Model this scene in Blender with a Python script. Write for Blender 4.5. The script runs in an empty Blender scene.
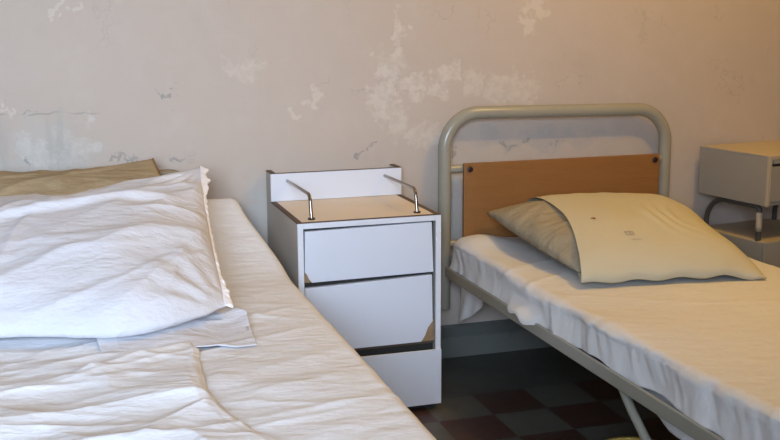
import bpy, bmesh, math, random
from mathutils import Vector, Matrix, noise
random.seed(7)
S = bpy.context.scene
COL = S.collection
V = Vector

# ------------------------------------------------------------------ materials
class NT:
    """tiny helper around a node tree"""
    def __init__(s, name):
        s.mat = bpy.data.materials.new(name); s.mat.use_nodes = True
        s.t = s.mat.node_tree; s.b = s.t.nodes['Principled BSDF']
        s.tc = s.t.nodes.new('ShaderNodeTexCoord').outputs['Object']
    def link(s, a, b): s.t.links.new(a, b)
    def inp(s, sock, v):
        if hasattr(v, 'is_linked') or isinstance(v, bpy.types.NodeSocket): s.link(v, sock)
        else: sock.default_value = v
    def m(s, op, a, b=0.0, c=None, clamp=False):
        n = s.t.nodes.new('ShaderNodeMath'); n.operation = op; n.use_clamp = clamp
        s.inp(n.inputs[0], a); s.inp(n.inputs[1], b)
        if c is not None: s.inp(n.inputs[2], c)
        return n.outputs[0]
    def noise(s, scale, detail=4, rough=.55, vec=None, stretch=None, off=(0, 0, 0)):
        mp = s.t.nodes.new('ShaderNodeMapping'); s.link(vec or s.tc, mp.inputs['Vector'])
        if stretch: mp.inputs['Scale'].default_value = stretch
        mp.inputs['Location'].default_value = off
        n = s.t.nodes.new('ShaderNodeTexNoise'); s.link(mp.outputs[0], n.inputs['Vector'])
        n.inputs['Scale'].default_value = scale; n.inputs['Detail'].default_value = detail
        n.inputs['Roughness'].default_value = rough
        return n.outputs['Fac']
    def ss(s, v, lo, hi):
        n = s.t.nodes.new('ShaderNodeMapRange'); n.interpolation_type = 'SMOOTHSTEP'
        s.inp(n.inputs['Value'], v); n.inputs['From Min'].default_value = lo; n.inputs['From Max'].default_value = hi
        return n.outputs[0]
    def mix(s, f, a, b):
        n = s.t.nodes.new('ShaderNodeMix'); n.data_type = 'RGBA'
        s.inp(n.inputs[0], f)
        for k, v in ((6, a), (7, b)):
            if isinstance(v, (tuple, list)): n.inputs[k].default_value = (*v[:3], 1)
            else: s.link(v, n.inputs[k])
        return n.outputs[2]
    def color(s, c):
        if isinstance(c, (tuple, list)): s.b.inputs['Base Color'].default_value = (*c[:3], 1)
        else: s.link(c, s.b.inputs['Base Color'])
        return s
    def rough(s, r): s.inp(s.b.inputs['Roughness'], r); return s
    def metal(s, r): s.inp(s.b.inputs['Metallic'], r); return s
    def bump(s, h, strength=.3, dist=.002):
        n = s.t.nodes.new('ShaderNodeBump'); n.inputs['Strength'].default_value = strength
        n.inputs['Distance'].default_value = dist; s.link(h, n.inputs['Height'])
        s.link(n.outputs[0], s.b.inputs['Normal']); return s
    def xyz(s):
        n = s.t.nodes.new('ShaderNodeSeparateXYZ'); s.link(s.tc, n.inputs[0]); return n.outputs

def srgb(r, g, b):
    f = lambda c: (c/255/12.92) if c/255 <= .04045 else ((c/255+.055)/1.055)**2.4
    return (f(r), f(g), f(b))

def paint(name, base, rough=.45, var=.06, dirt=None, spec=None, scale=6):
    n = NT(name)
    a = n.noise(scale, 5)
    c = n.mix(a, tuple(x*(1-var) for x in base), tuple(min(1, x*(1+var)) for x in base))
    if dirt:
        d = n.noise(22, 6, .7)
        c = n.mix(n.ss(d, .60, .74), c, dirt)
    n.color(c).rough(rough)
    n.bump(n.noise(60, 3), .15, .001)
    if spec is not None: n.b.inputs['Specular IOR Level'].default_value = spec
    return n.mat

def cloth(name, base, rough=.9, weave=700, mott=.04, crease=0.0):
    n = NT(name)
    a = n.noise(5, 5)
    n.color(n.mix(a, tuple(x*(1-mott) for x in base), tuple(min(1, x*(1+mott)) for x in base))).rough(rough)
    n.b.inputs['Specular IOR Level'].default_value = .2
    w = n.noise(weave, 2)
    if crease:
        cr = n.m('ABSOLUTE', n.m('SUBTRACT', n.noise(9, 4, .55, stretch=(.6, 1.2, 1)), .5))
        cr = n.m('ADD', n.m('SUBTRACT', 1.0, n.m('MULTIPLY', cr, 5.0), clamp=True), n.m('MULTIPLY', n.noise(26, 4, .6, stretch=(.6, 1.3, 1)), .8))
        cr = n.m('MULTIPLY', cr, .5)
        h = n.m('ADD', n.m('MULTIPLY', w, .03), n.m('MULTIPLY', cr, 1.0))
        n.bump(h, crease, .012)
    else:
        n.bump(w, .12, .0006)
    return n.mat

M = {}
M['sheet_l'] = cloth('white_cotton', (.745, .755, .785), crease=.5)
M['case_l'] = cloth('white_pillowcase_cotton', (.66, .665, .71), crease=.6)
M['ruffle'] = cloth('white_trim_cotton', (.86, .85, .87))
M['khaki_cloth'] = cloth('khaki_ticking', (.36, .275, .165), crease=.8, mott=.25)
M['sheet_r'] = cloth('off_white_cotton', (.68, .67, .66), crease=.3)
M['khaki_pillow'] = cloth('grey_khaki_ticking', (.35, .30, .21), crease=.8, mott=.3)
M['mattress'] = cloth('mattress_cover', (.45, .42, .36))
M['tube'] = paint('olive_grey_gloss_paint', (.315, .30, .245), .25, .06)
M['tube_dark'] = paint('brown_khaki_paint', (.26, .20, .12), .4, .1)
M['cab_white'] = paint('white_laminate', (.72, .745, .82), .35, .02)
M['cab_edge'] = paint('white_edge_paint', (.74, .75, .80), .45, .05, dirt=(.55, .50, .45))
M['cab_side'] = paint('grey_beige_side', (.46, .425, .375), .6, .08)  # sides and back in a darker grey-beige than the front
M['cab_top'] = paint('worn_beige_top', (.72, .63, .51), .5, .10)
M['brown_edge'] = paint('brown_chipboard_edge', (.10, .065, .04), .8, .2)
M['chipboard'] = paint('bare_chipboard', (.33, .21, .11), .9, .35, scale=60)
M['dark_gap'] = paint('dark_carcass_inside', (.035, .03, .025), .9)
M['rcab'] = paint('grey_painted_panel', (.34, .32, .28), .5, .05)
M['rcab_top'] = paint('beige_painted_top', (.50, .42, .30), .5, .05)
M['rcab_edge'] = paint('cream_edge', (.50, .43, .33), .5, .08)
M['dark_tube'] = paint('dark_grey_tube', (.07, .07, .065), .4)
M['bolt'] = paint('dark_bolt', (.02, .01, .012), .4)
M['yellow'] = paint('yellow_plastic', (.55, .38, .10), .4)
M['skirting'] = paint('grey_skirting_paint', (.10, .108, .10), .5, .12, dirt=(.06, .06, .05))
M['skirting_low'] = paint('light_grey_skirting_paint', (.13, .138, .125), .5, .12, dirt=(.08, .08, .07))
M['ceiling'] = paint('ceiling_paint', (.68, .65, .60), .9)
M['side_wall'] = paint('side_wall_paint', (.50, .46, .41), .8)
M['frame_white'] = paint('window_frame_paint', (.7, .7, .68), .4)
M['ink'] = paint('faded_brown_print', (.22, .13, .10), .9)
M['red_ink'] = paint('faded_red_print', (.25, .07, .05), .9)
M['ink_grey'] = paint('faded_grey_print', (.40, .33, .27), .9)
n = NT('chrome'); n.color((.30, .25, .21)).metal(1.0).rough(.22); n.bump(n.noise(80), .05, .0005); M['chrome'] = n.mat
n = NT('window_glass'); n.color((.9, .95, 1)).rough(.02); n.b.inputs['Transmission Weight'].default_value = 1; M['glass'] = n.mat

# wood panel of the headboard
n = NT('beech_veneer')
g = n.noise(3.0, 6, .6, stretch=(1.2, 1, 22))
g2 = n.noise(40, 2, .5, stretch=(.4, 1, 8))
c = n.mix(g, (.235, .100, .026), (.29, .130, .036))
c = n.mix(n.m('MULTIPLY', n.ss(g2, .5, .7), .25), c, (.17, .07, .02))
n.color(c).rough(.5); M['wood'] = n.mat

# yellowish pillowcase with faint woven stripes
n = NT('cream_yellow_pillowcase')
n.color(n.mix(n.noise(4, 3), (.53, .49, .36), (.57, .53, .40))).rough(.9)
n.b.inputs['Specular IOR Level'].default_value = .2
n.bump(n.noise(600, 2), .12, .0006); M['case_r'] = n.mat
M['case_hem'] = cloth('yellow_hem', (.6, .5, .26))

# aged wall: peeled patches, cracks, cooler older paint at left, painted shade near cabinet and headboard
n = NT('aged_wall_paint')
X = n.xyz()
big = n.noise(1.3, 4, .5)
base = n.mix(big, (.485, .408, .345), (.535, .452, .385))
fine = n.noise(9, 6, .65)
base = n.mix(n.m('MULTIPLY', n.ss(fine, .45, .75), .25), base, (.58, .52, .46))
warpn = n.t.nodes.new('ShaderNodeTexNoise'); n.link(n.tc, warpn.inputs['Vector'])
warpn.inputs['Scale'].default_value = 13; warpn.inputs['Detail'].default_value = 7; warpn.inputs['Roughness'].default_value = .62
wsep = n.t.nodes.new('ShaderNodeSeparateColor'); n.link(warpn.outputs['Color'], wsep.inputs[0])
XW = (n.m('ADD', X[0], n.m('MULTIPLY', n.m('SUBTRACT', wsep.outputs[0], .5), .26)), None, n.m('ADD', X[2], n.m('MULTIPLY', n.m('SUBTRACT', wsep.outputs[1], .5), .26)))
def patch_mask(lst, nz, k=1.6, soft=.18):
    acc = None
    for (px, pz, rx, rz) in lst:
        dx = n.m('DIVIDE', n.m('SUBTRACT', XW[0], px), rx); dz = n.m('DIVIDE', n.m('SUBTRACT', XW[2], pz), rz)
        d = n.m('SUBTRACT', 1.0, n.m('SQRT', n.m('ADD', n.m('MULTIPLY', dx, dx), n.m('MULTIPLY', dz, dz))))
        acc = d if acc is None else n.m('MAXIMUM', acc, d)
    return n.ss(n.m('ADD', acc, n.m('MULTIPLY', n.m('SUBTRACT', nz, .5), k*1.6)), -.05, soft*1.5)
nz1 = n.noise(17, 6, .62)
nz2 = n.noise(30, 5, .6, off=(3, 1, 2))
# older blue-grey paint at the left bed; painted bluish shade beside cabinet and headboard post
paint_and_shade = patch_mask([(-.40, .72, .22, .34), (.32, .62, .035, .20), (1.07, .60, .035, .22)], nz1, .5, .35)
base = n.mix(n.m('MULTIPLY', paint_and_shade, .45), base, (.47, .48, .45))
bar_shadow = patch_mask([(1.50, .85, .46, .055), (1.25, .86, .15, .05)], nz2, .25, .5)  # shadow of the headboard's top bar, painted into the wall colour
base = n.mix(n.m('MULTIPLY', bar_shadow, .6), base, (.40, .38, .37))
# peeled patches, cream plaster
pvar = n.m('ADD', .45, n.m('MULTIPLY', n.ss(n.noise(28, 6, .65, off=(4, 0, 1)), .40, .60), .85))
p1 = patch_mask([(.29, 1.14, .075, .05), (.245, 1.125, .05, .02)], nz1, 1.2, .4)
p2 = patch_mask([(.815, 1.10, .055, .11), (.87, 1.22, .030, .13), (.80, 1.00, .05, .04), (.93, 1.065, .07, .03),
                 (1.03, 1.09, .05, .055), (1.08, 1.12, .03, .05)], nz1, 1.0, .25)
p3 = patch_mask([(1.26, 1.06, .07, .06), (1.34, 1.08, .05, .06), (1.39, 1.04, .05, .06), (1.16, 1.08, .04, .05), (.95, .88, .09, .055), (.86, .95, .06, .07)], nz2, 1.1, .3)
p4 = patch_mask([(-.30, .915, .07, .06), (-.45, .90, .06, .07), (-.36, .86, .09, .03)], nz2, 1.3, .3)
p5 = patch_mask([(.546, 1.047, .03, .03), (.46, .98, .03, .02), (-.32, 1.37, .02, .02), (-.26, 1.355, .02, .03), (-.52, 1.034, .015, .015),
                 (1.415, 1.36, .05, .03), (1.37, 1.30, .03, .03)], nz2, .8, .3)
base = n.mix(n.m('MULTIPLY', n.m('MULTIPLY', p1, pvar), .35), base, (.66, .58, .50))
base = n.mix(n.m('MULTIPLY', n.m('MULTIPLY', p2, pvar), .48), base, (.66, .60, .55))
base = n.mix(n.m('MULTIPLY', n.m('MULTIPLY', p3, pvar), .38), base, (.66, .60, .53))
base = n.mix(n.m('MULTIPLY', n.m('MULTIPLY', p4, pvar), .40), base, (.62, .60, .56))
base = n.mix(n.m('MULTIPLY', p5, .5), base, (.66, .60, .52))
# dark marks and chips
dk = patch_mask([(.721, .825, .016, .012), (.75, .835, .010, .02), (-.455, .845, .018, .02), (.045, .842, .045, .012), (-.14, .842, .045, .012), (-.44, 1.02, .022, .006),
                 (1.08, .838, .02, .012), (1.31, .84, .012, .02), (1.39, .845, .02, .022), (1.53, .84, .01, .01), (.01, 1.06, .012, .012)], nz2, 1.0, .3)
base = n.mix(n.m('MULTIPLY', dk, .55), base, (.20, .20, .20))
# a long thin crack with a broken line
cz = n.m('ADD', n.m('MULTIPLY', n.m('SUBTRACT', n.noise(7, 4, .6, stretch=(1, 1, .01)), .5), .05), 1.008)
cr = n.m('SUBTRACT', 1.0, n.m('DIVIDE', n.m('ABSOLUTE', n.m('SUBTRACT', X[2], cz)), .0045), clamp=True)
crx = n.m('MULTIPLY', n.ss(X[0], -.2, -.24), n.ss(n.noise(9, 3, .5, off=(5, 5, 0)), .40, .55))
base = n.mix(n.m('MULTIPLY', n.m('MULTIPLY', cr, crx), .55), base, (.22, .20, .18))
st = n.m('MULTIPLY', n.ss(n.noise(16, 4, .6, stretch=(1, 1, .12)), .50, .66), n.m('MULTIPLY', n.ss(XW[0], -.14, -.22), n.ss(XW[2], 1.03, .99)))
base = n.mix(n.m('MULTIPLY', st, .30), base, (.33, .33, .30))
mot = n.m('MULTIPLY', n.ss(n.noise(3.2, 7, .7, off=(2, 0, 6)), .52, .72), .22)
base = n.mix(mot, base, (.36, .31, .26))
sc = n.m('SUBTRACT', 1.0, n.m('MULTIPLY', n.m('ABSOLUTE', n.m('SUBTRACT', n.noise(4.5, 5, .6, off=(9, 0, 3)), .5)), 90.0), clamp=True)
sc = n.m('MULTIPLY', sc, n.ss(n.noise(5, 3, .5, off=(1, 0, 8)), .54, .66))
base = n.mix(n.m('MULTIPLY', sc, .30), base, (.25, .22, .19))
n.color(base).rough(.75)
hh = n.m('ADD', n.m('MULTIPLY', fine, .25), n.m('MULTIPLY', n.m('ADD', n.m('ADD', p1, p2), n.m('ADD', p3, p4)), -.35))
n.bump(hh, .30, .004)
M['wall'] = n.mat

# floor: red and grey cement tiles with a grey border along the wall
n = NT('cement_tiles')
X = n.xyz(); T = .2
TA, TB = .9934, -.6319
ax = n.m('DIVIDE', n.m('SUBTRACT', X[0], TA), T); ay = n.m('DIVIDE', n.m('SUBTRACT', X[1], TB), T)
par = n.m('MODULO', n.m('ADD', n.m('ADD', n.m('FLOOR', ax), n.m('FLOOR', ay)), 100), 2)
col = n.mix(n.m('GREATER_THAN', par, .5), (.050, .023, .018), (.085, .083, .070))
bord = n.m('GREATER_THAN', X[1], TB+T)
col = n.mix(bord, col, (.055, .057, .050))
fx = n.m('ABSOLUTE', n.m('SUBTRACT', n.m('FRACT', ax), .5)); fy = n.m('ABSOLUTE', n.m('SUBTRACT', n.m('FRACT', ay), .5))
gr = n.m('GREATER_THAN', n.m('MAXIMUM', fx, fy), .49)
col = n.mix(n.m('MULTIPLY', gr, .5), col, (.03, .027, .024))
dn = n.noise(8, 6, .65)
col = n.mix(n.m('MULTIPLY', n.ss(dn, .4, .75), .4), col, (.05, .048, .04))
n.color(col).rough(n.m('ADD', .30, n.m('MULTIPLY', dn, .25)))
n.bump(n.m('SUBTRACT', dn, gr), .15, .002)
M['floor'] = n.mat

# ------------------------------------------------------------------ helpers
def prop(o, label=None, cat=None, group=None, kind=None):
    if label: o['label'] = label
    if cat: o['category'] = cat
    if group: o['group'] = group
    if kind: o['kind'] = kind
    return o

def link(name, bm, mat, parent=None, smooth=False, bevel=0, seg=2, autos=None):
    bmesh.ops.remove_doubles(bm, verts=bm.verts, dist=1e-6)
    bmesh.ops.recalc_face_normals(bm, faces=bm.faces)
    me = bpy.data.meshes.new(name); bm.to_mesh(me); bm.free()
    o = bpy.data.objects.new(name, me); COL.objects.link(o)
    me.materials.append(mat)
    if smooth:
        for p in me.polygons: p.use_smooth = True
    if bevel:
        b = o.modifiers.new('bevel', 'BEVEL'); b.width = bevel; b.segments = seg; b.limit_method = 'ANGLE'; b.angle_limit = math.radians(40)
    if parent is not None:
        o.parent = parent
        if parent.type == 'EMPTY': o.matrix_parent_inverse = Matrix.Translation(-V(parent.location)) @ Matrix.Identity(4)
        o.matrix_parent_inverse = parent_world(parent).inverted()
    return o

def parent_world(p):
    m = p.matrix_basis.copy()
    if p.parent is not None:
        m = parent_world(p.parent) @ p.matrix_parent_inverse @ m
    return m

def empty(name, loc, label, cat, group=None, rz=0):
    o = bpy.data.objects.new(name, None); COL.objects.link(o); o.location = loc; o.rotation_euler = (0, 0, rz)
    o.empty_display_size = .1
    return prop(o, label, cat, group)

def box(bm, x0, x1, y0, y1, z0, z1, mat=None):
    vs = [bm.verts.new(p) for p in ((x0,y0,z0),(x1,y0,z0),(x1,y1,z0),(x0,y1,z0),(x0,y0,z1),(x1,y0,z1),(x1,y1,z1),(x0,y1,z1))]
    for f in ((0,3,2,1),(4,5,6,7),(0,1,5,4),(1,2,6,5),(2,3,7,6),(3,0,4,7)): bm.faces.new([vs[i] for i in f])

def boxo(name, b, mat, parent=None, bevel=.002, **k):
    bm = bmesh.new(); box(bm, *b); return link(name, bm, mat, parent, bevel=bevel, **k)

def prism(bm, pts, axis, a, b):
    """extrude polygon pts (2D) along axis between a and b"""
    def P(p, t):
        if axis == 'x': return (t, p[0], p[1])
        if axis == 'y': return (p[0], t, p[1])
        return (p[0], p[1], t)
    A = [bm.verts.new(P(p, a)) for p in pts]; B = [bm.verts.new(P(p, b)) for p in pts]
    bm.faces.new(A); bm.faces.new(B[::-1])
    for i in range(len(pts)):
        j = (i+1) % len(pts); bm.faces.new((A[i], B[i], B[j], A[j]))

def smooth_path(pts, rad, seg=8):
    """round corners of a polyline"""
    out = [V(pts[0])]
    for i in range(1, len(pts)-1):
        p, a, b = V(pts[i]), V(pts[i-1]), V(pts[i+1])
        d1 = (a-p); d2 = (b-p)
        ang = d1.angle(d2)
        r = rad[i] if isinstance(rad, dict) else rad
        t = min(r/math.tan(ang/2), d1.length*.49, d2.length*.49)
        s, e = p+d1.normalized()*t, p+d2.normalized()*t
        for k in range(seg+1):
            u = k/seg
            # circular-ish via rational quadratic
            w = math.sin(ang/2)
            den = (1-u)**2+2*w*u*(1-u)+u*u
            out.append((s*(1-u)**2+p*2*w*u*(1-u)+e*u*u)/den)
    out.append(V(pts[-1])); return out

def tube(bm, pts, r, n=16, cap=True):
    pts = [V(p) for p in pts]; rings = []
    up = V((0, 0, 1)); prev = None
    for i, p in enumerate(pts):
        t = (pts[min(i+1, len(pts)-1)]-pts[max(i-1, 0)]).normalized()
        if prev is None:
            a = t.orthogonal().normalized()
        else:
            a = (prev - t*prev.dot(t)).normalized()
        prev = a; b = t.cross(a)
        rr = r(i) if callable(r) else r
        rings.append([bm.verts.new(p+(a*math.cos(2*math.pi*k/n)+b*math.sin(2*math.pi*k/n))*rr) for k in range(n)])
    for i in range(len(rings)-1):
        for k in range(n):
            bm.faces.new((rings[i][k], rings[i][(k+1) % n], rings[i+1][(k+1) % n], rings[i+1][k]))
    if cap: bm.faces.new(rings[0][::-1]); bm.faces.new(rings[-1])

def tubeo(name, pts, r, mat, parent=None, n=16, **k):
    bm = bmesh.new(); tube(bm, pts, r, n)
    o = link(name, bm, mat, parent, smooth=True)
    m = o.modifiers.new('es', 'EDGE_SPLIT'); m.split_angle = math.radians(50)
    return o

def nz(x, y, z=0.0): return noise.noise(V((x, y, z)))
def ridge(x, y, ang, freq, stretch, seed, sharp=2.0):
    """sharp creases running along direction ang; 0..1"""
    c, s = math.cos(ang), math.sin(ang)
    a = x*c+y*s; b = -x*s+y*c
    w = nz(x*2.1+seed, y*2.1, seed)*.35
    b2 = (b+w*.30)*freq; a2 = a*freq/stretch
    v = nz(a2+seed*3.1, b2+seed, seed*1.7)*.62+nz(a2*.8-b2*.35+seed*7.3+.5, b2*1.27+a2*.3+.37, seed*2.9+4.4)*.62
    amp = .35+.65*max(0, min(1, .5+1.6*nz(a2*.7+9.1, b2*.45+seed*2.2, seed+.5)))
    return amp*max(0, 1-abs(v)*3.6)**sharp
def sstep(a, b, x):
    t = max(0, min(1, (x-a)/(b-a))); return t*t*(3-2*t)

def grid_mesh(f, nu, nv):
    bm = bmesh.new()
    vs = [[bm.verts.new(f(i/(nu-1), j/(nv-1))) for i in range(nu)] for j in range(nv)]
    for j in range(nv-1):
        for i in range(nu-1):
            bm.faces.new((vs[j][i], vs[j][i+1], vs[j+1][i+1], vs[j+1][i]))
    return bm

def solid(o, t, off=-1):
    m = o.modifiers.new('solid', 'SOLIDIFY'); m.thickness = t; m.offset = off; return o

def draped(name, mat, y0, y1, x0f, x1f, ztf, zbf0, zbf1, r, nu, nv, disp, head_r=.05, parent=None, zb_head=None):
    """sheet wrapped over a mattress. y0 head (far), y1 foot; cross-section runs hang-top-hang"""
    def f(u, v):
        y = y0+(y1-y0)*(v**1.0)
        x0, x1, zt = x0f(y), x1f(y), ztf(y)
        # rounding at the head end
        dh = max(0, head_r-(y0-y))
        if dh > 0: zt -= head_r-math.sqrt(max(0, head_r**2-dh**2))
        zb0, zb1 = zbf0(y), zbf1(y)
        h0, h1 = max(.01, zt-r-zb0), max(.01, zt-r-zb1); q = math.pi*r/2; w = (x1-x0)-2*r
        tot = h0+q+w+q+h1; d = u*tot
        if d < h0: p = V((x0, y, zb0+d)); nn = V((-1, 0, 0)); reg = -1+d/h0*0.0; side = 1-d/h0; which = -1
        elif d < h0+q:
            a = (d-h0)/r; p = V((x0+r-r*math.cos(a), y, zt-r+r*math.sin(a))); nn = V((-math.cos(a), 0, math.sin(a))); side = 0; which = -1
        elif d < h0+q+w: p = V((x0+r+d-h0-q, y, zt)); nn = V((0, 0, 1)); side = 0; which = 0
        elif d < h0+2*q+w:
            a = (d-h0-q-w)/r; p = V((x1-r+r*math.sin(a), y, zt-r+r*math.cos(a))); nn = V((math.sin(a), 0, math.cos(a))); side = 0; which = 1
        else:
            d2 = d-h0-2*q-w; p = V((x1, y, zt-r-d2)); nn = V((1, 0, 0)); side = d2/h1; which = 1
        return p+disp(p, nn, which, side)
    bm = grid_mesh(f, nu, nv)
    o = link(name, bm, mat, parent, smooth=True)
    return o

def pillow_pt(c, u, v, up, tu, td, conc=.04, pw=2.6, pe=.55, nrm=None):
    TL, TR, BR, BL = c
    uu = u*(1-conc*(1-v*v)); vv = v*(1-conc*(1-u*u))
    s, t = (uu+1)/2, (vv+1)/2            # t=1 top edge
    P = (BL*(1-s)+BR*s)*(1-t)+(TL*(1-s)+TR*s)*t
    h = (max(0, 1-abs(u)**pw)*max(0, 1-abs(v)**pw))**pe
    return P, h

def pillow(name, mat, c, tu, td, parent=None, N=70, conc=.04, wr=None, pw=2.6, pe=.55, umin=-1.0, off=0.0, sag=None, puff=None):
    c = [V(p) for p in c]; TL, TR, BR, BL = c
    nrm = ((TR-BL).cross(TL-BR)).normalized()
    if nrm.z < 0: nrm = -nrm
    bm = bmesh.new()
    for side in (1, -1):
        g = []
        for j in range(N+1):
            row = []
            for i in range(N+1):
                v = -1+2*j/N
                u0 = umin(v) if callable(umin) else umin
                u = u0+(1-u0)*i/N
                # cluster towards the borders
                P, h = pillow_pt(c, u, v, side, tu, td, conc, pw, pe)
                e = h**.5 if h > 0 else 0
                t = tu if side > 0 else -td
                if puff and side > 0: t *= puff(u, v)
                q = P+nrm*(h*t+off*side*(e if e < .3 else 1)*1.0)
                if wr: q = q+wr(u, v, side)*min(1, h*2.5)*nrm
                if sag: q = q+sag(u, v, side)
                row.append(bm.verts.new(q))
            g.append(row)
        for j in range(N):
            for i in range(N): bm.faces.new((g[j][i], g[j][i+1], g[j+1][i+1], g[j+1][i]))
    bmesh.ops.remove_doubles(bm, verts=bm.verts, dist=.0004)
    return link(name, bm, mat, parent, smooth=True)

# ------------------------------------------------------------------ the room
XL, XR, YF, ZC = -1.75, 4.0, -4.5, 2.9
def struct(o): return prop(o, kind='structure')
struct(boxo('floor', (XL-.1, XR+.1, YF-.1, .1, -.1, 0), M['floor'], bevel=0))
struct(boxo('ceiling', (XL-.1, XR+.1, YF-.1, .1, ZC, ZC+.1), M['ceiling'], bevel=0))
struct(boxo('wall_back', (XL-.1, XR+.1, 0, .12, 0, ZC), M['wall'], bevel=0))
struct(boxo('wall_right', (XR, XR+.1, YF, 0, 0, ZC), M['side_wall'], bevel=0))
struct(boxo('wall_left', (XL-.1, XL, YF, 0, 0, ZC), M['side_wall'], bevel=0))
# front wall (behind the camera) with a window opening
WX0, WX1, WZ0, WZ1 = -1.55, -.05, .95, 2.35
bm = bmesh.new()
box(bm, XL, WX0, YF-.12, YF, 0, ZC); box(bm, WX1, XR, YF-.12, YF, 0, ZC)
box(bm, WX0, WX1, YF-.12, YF, 0, WZ0); box(bm, WX0, WX1, YF-.12, YF, WZ1, ZC)
struct(link('wall_front', bm, M['side_wall']))
bm = bmesh.new()
for xx in (WX0, (WX0+WX1)/2-.03, WX1-.06): box(bm, xx, xx+.06, YF-.10, YF-.04, WZ0, WZ1)
for zz in (WZ0, WZ1-.06): box(bm, WX0+.01, WX1-.01, YF-.098, YF-.042, zz, zz+.06)
wf = struct(link('window_1', bm, M['frame_white'], bevel=.004))
boxo('glass_pane', (WX0+.04, WX1-.04, YF-.072, YF-.067, WZ0+.04, WZ1-.04), M['glass'], wf, bevel=0)
# skirting along the back wall: a lighter low board and a darker one above it
bm = bmesh.new(); prism(bm, [(-.018, 0), (-.018, .078), (-.012, .082), (0, .082), (0, 0)], 'x', XL, XR)
sk = struct(link('baseboard_back', bm, M['skirting_low']))
bm = bmesh.new(); prism(bm, [(-.012, .082), (-.012, .122), (-.006, .130), (0, .130), (0, .082)], 'x', XL, XR)
link('upper_strip', bm, M['skirting'], sk)

# ------------------------------------------------------------------ bedside cabinet (between the beds)
cx0, cx1, cyf, cyb, czt, czb = .356, .844, -.515, -.086, .678, .779
cab = empty('bedside_cabinet', (.6, -.26, 0), 'white bedside cabinet with chipped drawer fronts and two chrome rails, between the beds', 'bedside cabinet')
prof = [(-.508, .020), (-.508, czt-.004), (cyb, czt-.004), (cyb+.0, czb), (-.006, czb), (-.006, .020)]
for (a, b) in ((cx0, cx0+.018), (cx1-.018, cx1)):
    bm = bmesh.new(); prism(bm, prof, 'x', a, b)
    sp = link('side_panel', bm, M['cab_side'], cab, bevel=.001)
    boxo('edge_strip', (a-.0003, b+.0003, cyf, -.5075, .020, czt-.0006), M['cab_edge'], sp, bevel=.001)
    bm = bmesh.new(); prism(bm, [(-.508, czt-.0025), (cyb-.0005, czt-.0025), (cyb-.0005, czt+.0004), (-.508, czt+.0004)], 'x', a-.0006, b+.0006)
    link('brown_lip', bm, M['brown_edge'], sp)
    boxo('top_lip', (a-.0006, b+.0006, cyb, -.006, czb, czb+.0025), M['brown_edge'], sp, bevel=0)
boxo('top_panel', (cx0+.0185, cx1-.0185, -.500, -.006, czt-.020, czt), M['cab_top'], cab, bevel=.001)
boxo('top_edge', (cx0+.0185, cx1-.0185, cyf, -.5005, czt-.019, czt-.0005), M['cab_edge'], cab, bevel=.001)
boxo('top_edge_line', (cx0, cx1, cyf-.0003, -.500, czt-.0005, czt+.0012), M['brown_edge'], cab, bevel=0)
up_ = boxo('upright_panel', (cx0-.0003, cx1+.0003, cyb-.007, cyb-.0005, czt+.0015, czb), M['cab_white'], cab, bevel=.001)
boxo('top_lip', (cx0-.0003, cx1+.0003, cyb-.0072, cyb-.0004, czb, czb+.0022), M['brown_edge'], up_, bevel=0)
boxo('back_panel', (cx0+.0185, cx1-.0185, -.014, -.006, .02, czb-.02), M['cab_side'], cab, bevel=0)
boxo('carcass', (cx0+.0185, cx1-.0185, -.488, -.015, .0, czt-.0205), M['dark_gap'], cab, bevel=0)
# drawer fronts with broken corners showing chipboard
ins0, ins1 = .3745, .8255
def front(name, poly, y0, y1, mat, chip=None, tilt=0):
    bm = bmesh.new(); prism(bm, poly, 'y', y0, y1)
    if tilt:
        bmesh.ops.rotate(bm, verts=bm.verts, cent=(.6, y0, poly[0][1]), matrix=Matrix.Rotation(tilt, 3, 'X'))
    o = link(name, bm, mat, cab, bevel=.0015)
    if chip:
        bm = bmesh.new(); prism(bm, chip, 'y', y0+.006, y1)
        c_ = link('broken_corner', bm, M['chipboard'], o); prop(c_, 'bare brown chipboard corner')
    return o
front('drawer_front', [(.400, .480), (.818, .484), (.812, .655), (.380, .650), (.377, .515), (.384, .508), (.392, .490)], -.513, -.495, M['cab_white'],
      [(.3775, .480), (.402, .480), (.394, .492), (.386, .510), (.3775, .518)])
front('drawer_front', [(.377, .2425), (.776, .2425), (.790, .264), (.800, .290), (.817, .312), (.814, .474), (.377, .462)], -.511, -.493, M['cab_white'],
      [(.773, .2425), (.8235, .2425), (.8235, .318), (.818, .314), (.801, .292), (.789, .264)])
boxo('shelf_edge', (ins0, ins1, -.500, -.489, .2315, .2405), M['brown_edge'], cab, bevel=.001)
front('bottom_panel', [(.3748, .020), (.8440, .020), (.8440, .214), (.3748, .216)], -.5235, -.5158, M['cab_white'])
# chrome rails
for x in (.416, .780):
    pts = smooth_path([(x, cyb-.006, .752), (x, -.437, .757), (x, -.456, .678)], .028, 10)
    ra = tubeo('rail', pts, .0058, M['chrome'], cab, 14)
    bm = bmesh.new(); tube(bm, [(x, -.456, .678), (x, -.456, .683)], .012, 18); link('collar', bm, M['bolt'], ra, smooth=False)

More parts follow.
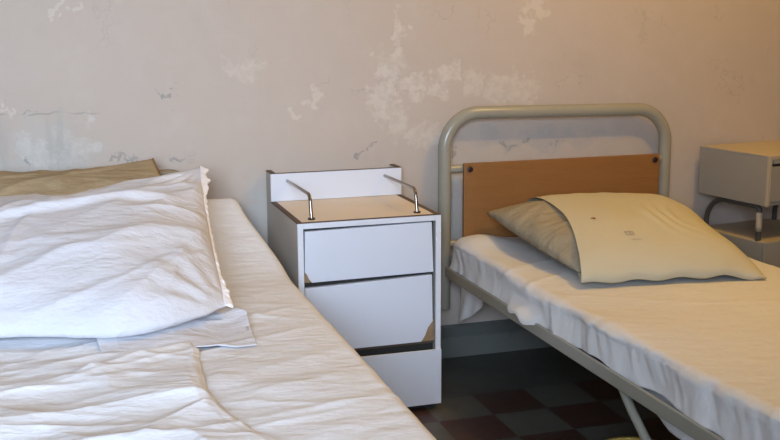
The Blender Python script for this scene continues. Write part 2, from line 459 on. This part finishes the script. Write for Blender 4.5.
# ------------------------------------------------------------------ right bed
hx0, hx1, hy, hzt = 1.028, 1.975, -.055, .960
bed = empty('hospital_bed', (1.5, -1.1, 0), 'tubular olive-grey metal bed with a brown wood headboard panel, on the right', 'bed', 'metal beds')
R = .0245
pts = smooth_path([(hx0, hy, .215), (hx0, hy, hzt+.010), (hx1, hy, hzt-.003), (hx1, hy, .215)], .135, 14)
hb = tubeo('headboard_frame', pts, R, M['tube'], bed, 24)
cb = tubeo('crossbar', [(hx0+.01, hy, .758), (hx1-.01, hy, .758)], .016, M['tube'], bed)
tubeo('crossbar', [(hx0+.01, hy, .47), (hx1-.01, hy, .47)], .014, M['tube'], bed)
pn = boxo('headboard_panel', (1.094, 1.933, -.090, -.073, .455, .781), M['wood'], bed, bevel=.003)
for x in (1.117, 1.910):
    bm = bmesh.new(); tube(bm, [(x, -.088, .759), (x, -.094, .759), (x, -.096, .759)], lambda i: (.0115, .0115, .007)[i], 18); link('bolt', bm, M['bolt'], pn)
FY = -2.12
# long rails: rounded angle section
for x, s in ((hx0+.010, 1), (hx1, -1)):
    bm = bmesh.new(); prism(bm, [(x-.016*s, .348), (x-.016*s, .386), (x-.010*s, .390), (x-.006*s, .386), (x-.006*s, .356), (x+.03*s, .356), (x+.03*s, .348)], 'y', -.078, FY)
    link('side_rail', bm, M['tube'], bed, bevel=.003)
for y in (-.14, -.75, -1.4, -2.05):
    boxo('cross_bar', (hx0+.006, hx1-.006, y-.015, y+.015, .340, .356), M['tube'], bed)
pts = smooth_path([(hx0, FY, .215), (hx0, FY, .52), (hx1, FY, .52), (hx1, FY, .215)], .13, 10)
tubeo('footboard_frame', pts, R, M['tube'], bed, 20)
# sloping U-shaped leg frames
for x in (1.062, 1.96):
    pts = smooth_path([(x, -1.33, .345), (x, -1.40, .285), (x, -1.80, .016)], .06, 8)
    tubeo('leg', pts, .0125, M['tube'], bed)
for x in (1.55, 1.85):
    tubeo('leg', [(x, -.72, .345), (x, -.80, .014)], .0125, M['dark_tube'], bed)
tubeo('leg_brace', [(1.062, -1.78, .03), (1.96, -1.78, .03)], .011, M['tube'], bed)

# mattress and sheet on it
MX0, MX1 = 1.050, 1.972
ztr = lambda y: .492+.012*math.sin(y*2.3+.6)
def mat_block(name, x0f, x1f, y0, y1, ztf, zb, r, label, inset=.012):
    """rounded block following the mattress profile"""
    ys = [y0+(y1-y0)*k/40 for k in range(41)]
    bm = bmesh.new(); rings = []
    for y in ys:
        e = min(abs(y-y0), abs(y-y1)); k = min(1, e/.04); sh = .04*(1-math.sqrt(max(0, 1-(1-k)**2)))
        x0, x1, zt = x0f(y)+inset+sh*.5, x1f(y)-inset-sh*.5, ztf(y)-inset-sh; b = zb+sh*.4
        ring = []
        for (cx, cz, a0) in ((x1-r, b+r, -90), (x1-r, zt-r, 0), (x0+r, zt-r, 90), (x0+r, b+r, 180)):
            for q in range(5):
                a = math.radians(a0+q*22.5); ring.append(bm.verts.new((cx+r*math.cos(a), y, cz+r*math.sin(a))))
        rings.append(ring)
    for i in range(len(rings)-1):
        m = len(rings[0])
        for k in range(m): bm.faces.new((rings[i][k], rings[i][(k+1) % m], rings[i+1][(k+1) % m], rings[i+1][k]))
    bm.faces.new(rings[0]); bm.faces.new(rings[-1][::-1])
    return prop(link(name, bm, M['mattress'], smooth=True), label, 'mattress', 'mattresses on the beds')
mat_block('mattress', lambda y: MX0+.012, lambda y: MX1, -.118, -2.06, ztr, .3915, .03, 'mattress of the right bed, wrapped in an off-white wrinkled sheet', .024)

def pleat(y, s):
    a = .55+.9*nz(y*2.3, 4.0, 1)
    return .5+a*(.9*nz(y*7.5, s*.35, 2.7)+.5*nz(y*15+3, s*.5, 6.1)+.20*nz(y*31, s*.8, 9))
def disp_r(p, nn, which, side):
    x, y = p.x, p.y
    d = V((0, 0, 0))
    # gentle swells and diagonal wrinkles on top
    t = .0065*ridge(x, y, 2.75, 3.2, 3.5, 4.2) + .005*ridge(x, y, .35, 4.5, 3, 9.1) + .010*nz(x*2.2, y*2.0, 3)
    # lump beside the pillow at the head
    t += .030*math.exp(-(((x-1.13)/.09)**2+((y+.20)/.10)**2))
    # gathers that run from the side on to the top
    gx = max(0, x-MX0)
    g = math.exp(-gx/.09)*sstep(-.55, -.95, y)
    pl = pleat(y+gx*.5, 0)
    if which <= 0:
        t += g*.011*(pl-.4)
    if which == 0 or nn.z > .3:
        d += nn*t
    if which == -1:
        k = 1-nn.z
        amp = .010+.008*sstep(-.5, -1.2, y)
        # slanted pleats of the hanging side
        yy = y+side*.05
        q = pleat(yy, side)
        d += V((-1, 0, 0))*k*(amp*(q-.4)*1.7+.010*nz(y*3, side, 5))
        # lower edge scallops
        b_ = math.exp(-((y+.77)/.11)**4)
        d += V((0, 0, 1))*side*side*(.014*nz(y*6, 2.0, 8)-.012*b_+.005*b_*math.sin(y*55))
        d += V((-1, 0, 0))*(side*side*.012+b_*sstep(.3, .95, side)*.034)
    return d
sh = draped('bed_sheet', M['sheet_r'], -.100, -2.075, lambda y: MX0, lambda y: MX1, ztr, lambda y: .386+.002*math.sin(y*5), lambda y: .392, .028, 230, 420, disp_r, .04)
prop(sh, 'off-white wrinkled sheet covering the mattress of the right bed', 'bed sheet', 'sheets on the beds')
# loose tails of the sheet hanging below the rail
def tail(pts_top, pts_bot, nm, seed):
    def f(u, v):
        a = V(pts_top[0]).lerp(V(pts_top[1]), u); k = u*(len(pts_bot)-1); i = min(int(k), len(pts_bot)-2)
        b = V(pts_bot[i]).lerp(V(pts_bot[i+1]), k-i)
        p = a.lerp(b, v); p.x += .010*math.sin(u*9+seed)*v+.004*math.sin(u*23+seed)*v
        return p
    o = link(nm, grid_mesh(f, 24, 14), M['sheet_r'], sh, smooth=True); return solid(o, .0015, 0)
tail([(1.066, -.112, .380), (1.066, -.42, .380)], [(1.066, -.115, .23), (1.066, -.125, .170), (1.066, -.245, .235), (1.066, -.38, .33)], 'hanging_corner', 1)
tail([(1.085, -1.34, .375), (1.085, -2.02, .375)], [(1.085, -1.36, .345), (1.085, -1.55, .292), (1.085, -1.8, .270), (1.085, -2.0, .265)], 'hanging_edge', 2)

# right pillow: khaki pillow sticking out of a cream pillowcase
pr = empty('pillow', (1.55, -.55, .50), 'khaki pillow half pulled out of a cream-yellow pillowcase, lying on the right bed', 'pillow', 'pillows on the beds')
PC = [(1.165, -.135, .600), (1.90, -.135, .575), (1.77, -.84, .522), (1.205, -.800, .520)]
def wr_r(u, v, s):
    return .010*ridge(u, v, 1.1, 1.6, 2, 3.3)+.008*ridge(u*1.2, v, .3, 2.3, 2, 8.0)
pillow('cushion', M['khaki_pillow'], PC, .094, .012, pr, 60, -.05, wr_r, 3.0, .6)
CC = [(1.165, -.125, .602), (1.985, -.125, .590), (1.800, -.965, .512), (1.145, -.875, .512)]
def u0(v):
    t = (v+1)/2
    return -.90+.29*t+.13*math.sin(math.pi*t)
def wr_c(u, v, s):
    if s < 0: return 0
    a = math.atan2(v-.9, u+.1)
    f = .0
    rr = math.hypot(u-.75, (v+.2)*.9)
    f += .010*math.exp(-((rr-.62)/.05)**2)*sstep(.6, -.1, abs(v+.2)) + .009*math.exp(-((rr-.50)/.045)**2)*sstep(.6, 0, abs(v+.2)) + .007*math.exp(-((rr-.38)/.04)**2)*sstep(.5, 0, abs(v+.2))
    f += .010*nz(u*1.6, v*1.6, 2)+.006*nz(u*4-v*1.5, v*1.2, 5)
    return f
def sag_c(u, v, s):
    # loose empty cloth at the right and the front lies down on the sheet
    k = sstep(.55, 1.0, u)*.030+sstep(-.72, -1, v)*.014
    return V((0, -.012*sstep(-.5, -1, v)*nz(u*4, 1, 1), -k*0.6+.004*math.sin(u*14)*sstep(-.75, -1, v)))
pc = pillow('pillowcase', M['case_r'], CC, .105, .006, pr, 120, .01, wr_c, 3.1, .60, u0, .004, sag_c)
# faint printed marks on the case
def on_case(u, v, lift=.0022):
    c = [V(p) for p in CC]; TL, TR, BR, BL = c
    nrm = ((TR-BL).cross(TL-BR)).normalized()
    if nrm.z < 0: nrm = -nrm
    P, h = pillow_pt(c, u, v, 1, .105, 0, .01, 3.1, .60); e = h**.5
    return P+nrm*(h*.105+.004*(e if e < .3 else 1)+lift)+wr_c(u, v, 1)*min(1, h*2.5)*nrm+sag_c(u, v, 1)
def mark(name, strokes, w, mat, parent, fn):
    bm = bmesh.new()
    for (a, b) in strokes:
        A, B = V(a), V(b); d = (B-A); pe = V((-d.y, d.x)).normalized()*w
        N_ = 4
        L = []; Rr = []
        for k in range(N_+1):
            q = A.lerp(B, k/N_)
            L.append(bm.verts.new(fn(*(q+pe)))); Rr.append(bm.verts.new(fn(*(q-pe))))
        for k in range(N_): bm.faces.new((L[k], L[k+1], Rr[k+1], Rr[k]))
    return link(name, bm, mat, parent)
MARKS = dict(red=(-.43, -.22), pr=(-.24, -.62))
a, b = MARKS['red']
mark('red_stamp', [((a-.016, b+.01), (a+.018, b-.002)), ((a-.008, b-.014), (a+.014, b-.02))], .010, M['red_ink'], pc, on_case)
a, b = MARKS['pr']
mark('print', [((a-.05, b+.04), (a+.03, b+.035)), ((a-.05, b-.015), (a+.03, b-.02)), ((a-.04, b+.045), (a-.04, b-.02)), ((a+.0, b+.045), (a+.0, b-.02)), ((a+.03, b+.04), (a+.03, b-.02)),
               ((a-.03, b-.085), (a+.06, b-.10))], .005, M['ink_grey'], pc, on_case)

# ------------------------------------------------------------------ left bed
LX0, LX1 = -.66, .302
ztl = lambda y: .548+.168*sstep(-.72, .02, y)*1.02+.015*sstep(-.3, 0, y)
lx1 = lambda y: LX1-.066*sstep(-.6, -.1, y)
lb = empty('hospital_bed', (-.2, -1.1, 0), 'brown-khaki tubular metal bed whose low head rail shows behind the white pillow on the left', 'bed', 'metal beds')
pts = smooth_path([(-.74, -.05, .20), (-.74, -.05, .800), (.075, -.05, .795), (.075, -.05, .20)], .07, 10)
tubeo('headboard_frame', pts, .013, M['tube_dark'], lb, 18)
for x in (-.64, .262):
    boxo('side_rail', (x-.012, x+.012, -.115, -2.12, .355, .395), M['tube'], lb, bevel=.003)
for y in (-.13, -.8, -1.5, -2.09):
    boxo('cross_bar', (-.655, .25, y-.015, y+.015, .33, .354), M['tube'], lb)
tubeo('head_beam', [(-.74, -.075, .37), (.25, -.1, .37)], .016, M['tube'], lb)
for x in (-.60, .23):
    for y in (-.25, -1.9):
        tubeo('leg', [(x, y, .355), (x, y, .004)], .014, M['tube'], lb)
pts = smooth_path([(-.64, -2.14, .20), (-.64, -2.14, .46), (.262, -2.14, .46), (.262, -2.14, .20)], .10, 10)
tubeo('footboard_frame', pts, .018, M['tube_dark'], lb, 18)
mat_block('mattress', lambda y: LX0, lx1, -.10, -2.08, ztl, .397, .03, 'mattress of the left bed, raised at the head, under white sheets', .022)

def disp_l(p, nn, which, side):
    x, y = p.x, p.y; d = V((0, 0, 0))
    t = .006*nz(x*3, y*3, 2)+.007*ridge(x, y, .45, 3.6, 3.0, 1.3)*sstep(-.6, -1.2, y)+.004*ridge(x, y, -.4, 5, 3, 7.7)
    t += .006*ridge(x, y, .30, 6, 3.5, 3.9)*sstep(-1.1, -1.5, y)
    if which == 1 and side > 0:
        d += V((1, 0, 0))*.006*nz(y*8, side*2, 4)*(1 if y < -.52 else .5)
    t *= 1-.75*sstep(.16, .28, x)
    d += nn*t
    return d
sl = draped('bed_sheet', M['sheet_l'], -.085, -2.10, lambda y: LX0, lx1, ztl, lambda y: .40, lambda y: .40, .035, 200, 380, disp_l, .06)
prop(sl, 'white fitted sheet covering the mattress of the left bed beside the cabinet', 'bed sheet', 'sheets on the beds')

# crumpled top sheet over the lower part of the left bed, its hem curving towards the foot
def edge_x(y):
    # right hem of the top sheet
    P = [(-1.10, -.07), (-1.345, -.072), (-1.526, -.089), (-1.689, -.091), (-1.78, -.072), (-1.843, -.055), (-2.0, .03), (-2.10, .10)]
    for (a, b) in zip(P, P[1:]):
        if a[0] >= y >= b[0]:
            k = (a[0]-y)/(a[0]-b[0]); return a[1]+(b[1]-a[1])*k
    return P[0][1] if y > P[0][0] else P[-1][1]
def top_sheet(u, v):
    y = -1.02-(2.10-1.02)*v
    x1 = edge_x(y)+.004*nz(y*9, 0, 1)
    x0 = LX0+.02; x = x0+(x1-x0)*u
    base = disp_l(V((x, y, 0)), V((0, 0, 1)), 0, 0).z
    h = .010
    rg = max(0, min(1, .5+1.7*nz(x*3.1+4, y*3.4, 12)))
    h += .020*ridge(x, y, .30, 2.4, 2.0, 21.7, 2.2)+(.006+.016*rg)*ridge(x, y, .42, 3.9, 2.2, 11.3, 2.0)+(.003+.014*(1-rg))*ridge(x, y, -.30, 5.2, 1.8, 5.2, 1.8)+.010*rg*ridge(x, y, .9, 6, 1.6, 31.2, 1.7)+.006*(1-rg)*ridge(x, y, .15, 13, 2.4, 7.2, 1.5)
    h = .010+(h-.010)*(.30+.42*sstep(.12, .45, v))
    h += .010*(nz(x*4, y*5, 6)+.3)
    m = sstep(1.0, .93, u)
    e = math.exp(-((u-.975)/.02)**2)
    return V((x, y, ztl(y)+base+.003+h*(.25+.75*m)+.007*e))
ts = solid(link('bed_sheet', grid_mesh(top_sheet, 210, 300), M['sheet_l'], smooth=True), .002, -1)
prop(ts, 'crumpled white top sheet with a curved hem, lying below the pillow on the left bed', 'bed sheet', 'sheets on the beds')

# khaki pillow behind
KC = [(-.80, -.135, .862), (-.052, -.140, .862), (.035, -.56, .655), (-.76, -.56, .655)]
def sag_k(u, v, s): return V((0, 0, (-.034*math.cos(max(-1, min(1, (u-.05)*1.05))*math.pi/2)**.8 if abs(u-.05) < .95 else 0)*sstep(-.2, 1, v)))
kp = pillow('pillow', M['khaki_cloth'], KC, .055, .012, None, 60, .02, lambda u, v, s: .010*ridge(u, v, .9, 2.2, 2, 1.2)+.006*ridge(u, v, -.6, 3.5, 2, 4.2), 2.4, .6, -1.0, 0, sag_k, lambda u, v: 1-.7*sstep(.4, -.8, v))
prop(kp, 'khaki-brown pillow tucked behind the big white pillow against the wall, left bed', 'pillow', 'pillows on the beds')

# big white pillow
wp = empty('pillow', (-.3, -.75, .62), 'big creased white pillow with a ruffled right edge, on the left bed', 'pillow', 'pillows on the beds')
WC = [(-.74, -.26, .800), (.088, -.30, .846), (.030, -1.120, .600), (-.80, -1.262, .592)]
def wr_w(u, v, s):
    if s < 0: return 0
    f = .006*nz(u*2, v*2, 1)
    # a long fold across the upper third, fan creases from the right corners
    yv = v-(.10+.22*(u+.1))
    f += .024*math.exp(-(yv/.040)**2)*sstep(-.75, -.4, u)*sstep(.85, .45, u)
    f -= .010*math.exp(-((yv-.12)/.09)**2)*sstep(-.75, -.4, u)*sstep(.9, .45, u)
    yv2 = v+.33-.08*u
    f += .007*math.exp(-(yv2/.05)**2)*sstep(-.4, .1, u)
    f += .014*ridge(u, v, .25, 1.7, 3.0, 3.0, 1.8)+.010*ridge(u, v, .5, 3.1, 2.6, 8.4, 1.8)+.006*ridge(u, v, 1.2, 2.2, 3, 5.9, 1.5)
    for (a, b, k) in ((1, 1, 9), (1, -1, 8)):
        r = math.hypot(u-a, v-b); an = math.atan2(v-b, u-a)
        f += .007*math.exp(-(r/.5)**2)*math.sin(an*k*2)*sstep(.05, .25, r)
    return f
def sag_w(u, v, s):
    z = -.028*math.cos(max(-1, min(1, u*.95))*math.pi/2)*sstep(.2, 1, v)
    b = math.exp(-((u-.40)/.52)**2)*sstep(.2, -1, v)*(1-sstep(.85, 1.0, u)*.6)
    return V((0, -.125*b, z-.012*b))
pb = pillow('cushion', M['case_l'], WC, .098, .012, wp, 150, .025, wr_w, 2.6, .6, -1.0, 0, sag_w, lambda u, v: 1-.72*sstep(-.25, .95, v))
# ruffled trim along the right edge
def edge_pt(t):
    # t 0 top corner .. 1 bottom corner
    v = 1-2*t; P, h = pillow_pt([V(p) for p in WC], 1.0, v, 1, 0, 0, .025)
    return P+sag_w(1, v, 1)
def ruf(u, v):
    t = -.01+u*1.02
    p = edge_pt(max(0, min(1, t)))
    w = .010+.016*sstep(.26, .16, t)*(1+.30*math.sin(t*60+1)+.5*nz(t*22, 2.5, 1))*sstep(-.01, .03, t)+.012*sstep(.75, 1, t)+.004*nz(t*40, 1, 3)
    side = V((1, -.12, 0)).normalized()
    q = p + side*(w*v-.006) + V((0, 0, 1))*(.008*nz(t*38, v, 5)*v+.005*nz(t*90, v, 8)*v-.006*v*v+.003)
    return q
o = solid(link('ruffle', grid_mesh(ruf, 300, 8), M['ruffle'], wp, smooth=True), .006, 0)
# empty end of the pillowcase lying flat on the sheet
FL = [(-.31, -1.185), (-.25, -1.18), (-.158, -1.16), (-.04, -1.08), (.035, -1.05), (.082, -1.12)]
FB = [(-.287, -1.357), (-.23, -1.362), (-.16, -1.345), (-.065, -1.325), (.02, -1.345), (.068, -1.339)]
def flap(u, v):
    k = u*(len(FL)-1); i = min(int(k), len(FL)-2)
    a = V(FL[i]).lerp(V(FL[i+1]), k-i); b = V(FB[i]).lerp(V(FB[i+1]), k-i)
    p = a.lerp(b, v)
    x, y = p.x, p.y
    base = disp_l(V((x, y, 0)), V((0, 0, 1)), 0, 0).z
    over = sstep(.02, -.12, x)*sstep(-1.0, -1.1, y)
    h = .006+.026*over+.022*(1-v)*(1-v)+.006*ridge(x, y, .35, 9, 3, 6.3)+.005*ridge(x, y, 1.3, 7, 3, 1.3)
    rim = .003*math.exp(-((v-.97)/.03)**2); h *= 1-.6*v
    return V((x, y, ztl(y)+base+h+rim))
fo = solid(link('pillowcase_end', grid_mesh(flap, 160, 50), M['case_l'], wp, smooth=True), .002, -1)
def on_flap(a, b, lift=.0008):
    base = disp_l(V((a, b, 0)), V((0, 0, 1)), 0, 0).z
    q = flap(min(1, max(0, MU[0]+a)), min(1, max(0, MU[1]+b))); return q+V((0, 0, .0012))
MU = (.965, .40)
mark('print', [((-.012, .0), (.014, .004)), ], .014, M['ink_grey'], fo, on_flap)
mark('print', [((-.010, .06), (.010, .062)), ], .018, M['ink_grey'], fo, on_flap)

# ------------------------------------------------------------------ right bedside table
rt = empty('bedside_table', (2.38, -.24, 0), 'grey bedside table on bent tube legs with an open lower shelf, beyond the right bed', 'bedside table')
ang = math.radians(-8.6)
Rm = Matrix.Rotation(math.radians(8.6), 4, 'Z')
org = V((2.144, -.05, 0))
def rot_local(bm):
    bmesh.ops.transform(bm, matrix=Matrix.Translation(org) @ Rm, verts=bm.verts)
W, D = .42, .375
def rbox(name, b, mat, parent, bevel=.002):
    bm = bmesh.new(); box(bm, *b); rot_local(bm); return link(name, bm, mat, parent, bevel=bevel)
rbox('top_panel', (.012, W, -D+.002, 0, .784, .800), M['rcab_top'], rt)
for x in (0, W-.012):
    sp = rbox('side_panel', (x, x+.012, -D+.012, 0, .606, .796), M['rcab'], rt)
    rbox('edge_strip', (x-.001, x+.014, -D, -D+.012, .604, .800), M['rcab_edge'], sp)
    rbox('top_edge', (x-.001, x+.0118, -D+.012, 0, .7962, .8005), M['rcab_edge'], sp, .0008)
rbox('back_panel', (.0125, W-.0125, -.012, -.002, .606, .783), M['rcab'], rt)
rbox('bottom_panel', (.0125, W-.0125, -D+.010, -.013, .606, .620), M['rcab'], rt)
rbox('drawer_front', (.022, W-.020, -D+.004, -D+.020, .622, .757), M['rcab'], rt)
rbox('drawer_rail', (.028, W-.030, -D+.003, -D+.016, .768, .783), M['rcab'], rt)
rbox('dark_interior', (.0125, W-.0125, -D+.022, -.013, .621, .783), M['dark_gap'], rt, 0)
# lower shelf box
low = rbox('lower_shelf', (.012, W-.012, -D+.004, -.002, .452, .464), M['rcab_top'], rt)
rbox('shelf_front', (.0, W, -D+.000, -D+.014, .22, .466), M['rcab'], rt, .004)
rbox('shelf_side', (.0, .011, -D+.016, -.002, .22, .462), M['rcab'], rt)
rbox('shelf_side', (W-.011, W, -D+.016, -.002, .22, .462), M['rcab'], rt)
for x in (.020, W-.020):
    pts = smooth_path([(x, -.035, .012), (x, -.035, .596), (x, -D+.055, .596), (x, -D+.055, .012)], {1: .10, 2: .02}, 10)
    bm = bmesh.new(); tube(bm, pts, .0105, 14); rot_local(bm)
    tb = link('leg_frame', bm, M['dark_tube'], rt, smooth=True)
    if x < .1:
        bm = bmesh.new(); tube(bm, [(x, -D+.055, .50), (x, -D+.055, .52), (x, -D+.055, .56), (x, -D+.055, .575)], lambda i: (.011, .0125, .0125, .011)[i], 14); rot_local(bm)
        prop(link('peeling_paint', bm, M['rcab_edge'], tb, smooth=True), 'pale peeling paint patch')

# yellow basin on the floor under the right bed
bm = bmesh.new()
pr_ = [(.0, .006), (.060, .006), (.090, .03), (.105, .085), (.118, .088), (.118, .083), (.108, .080), (.096, .03), (.066, .001), (0, .001)]
N = 40; rings = []
for (r, z) in pr_:
    rings.append([bm.verts.new((r*math.cos(2*math.pi*k/N), r*math.sin(2*math.pi*k/N), z)) for k in range(N)] if r > 0 else [bm.verts.new((0, 0, z))])
for a, b in zip(rings, rings[1:]):
    for k in range(N):
        k2 = (k+1) % N
        if len(a) == 1: bm.faces.new((a[0], b[k], b[k2]))
        elif len(b) == 1: bm.faces.new((a[k], a[k2], b[0]))
        else: bm.faces.new((a[k], a[k2], b[k2], b[k]))
bs = link('basin', bm, M['yellow'], smooth=True)
bs.location = (1.180, -1.238, 0)
prop(bs, 'yellow rim of a round plastic basin on the floor under the right bed', 'basin')

# ------------------------------------------------------------------ light
def area(name, loc, target, size, size_y, energy, color, spread=math.pi):
    L = bpy.data.lights.new(name, 'AREA'); L.shape = 'RECTANGLE'; L.size = size; L.size_y = size_y
    L.energy = energy; L.color = color; L.spread = spread
    o = bpy.data.objects.new(name, L); COL.objects.link(o); o.location = loc
    o.rotation_euler = (V(target)-V(loc)).to_track_quat('-Z', 'Y').to_euler(); return o
area('window_daylight', ((WX0+WX1)/2, YF+.01, (WZ0+WZ1)/2), (-.25, 0, .75), WX1-WX0-.1, WZ1-WZ0-.1, 50, (.63, .785, 1.0), math.radians(80))
L = bpy.data.lights.new('ceiling_bulb', 'POINT'); L.energy = 52; L.color = (1.0, .59, .12); L.shadow_soft_size = .07
o = bpy.data.objects.new('ceiling_bulb', L); COL.objects.link(o); o.location = (1.85, -1.25, 2.5)

w = bpy.data.worlds.new('world'); S.world = w; w.use_nodes = True
w.node_tree.nodes['Background'].inputs[0].default_value = (.6, .75, 1, 1); w.node_tree.nodes['Background'].inputs[1].default_value = .6

# ------------------------------------------------------------------ camera
yaw, pit, rol = .3070, -.1914, -.0056
f = V((math.sin(yaw)*math.cos(pit), math.cos(yaw)*math.cos(pit), math.sin(pit)))
r = V((math.cos(yaw), -math.sin(yaw), 0)); u = r.cross(f)
f = V((.29671718, .93583122, -.19020734)); r2 = V((.95289915, -.30323822, -.00545853)); u2 = V((.0627864, .17962878, .98172877))
cam = bpy.data.cameras.new('camera'); co = bpy.data.objects.new('camera', cam); COL.objects.link(co)
m = Matrix((( r2.x, u2.x, -f.x, -.36218), (r2.y, u2.y, -f.y, -3.75605), (r2.z, u2.z, -f.z, 1.32987), (0, 0, 0, 1)))
co.matrix_world = m
cam.sensor_width = 36; cam.lens = 1056.43/780*36; cam.clip_start = .05
S.camera = co
S.view_settings.view_transform = 'Standard'; S.view_settings.look = 'None'; S.view_settings.gamma = 1; S.view_settings.use_curve_mapping = False
S.view_settings.exposure = 0.0
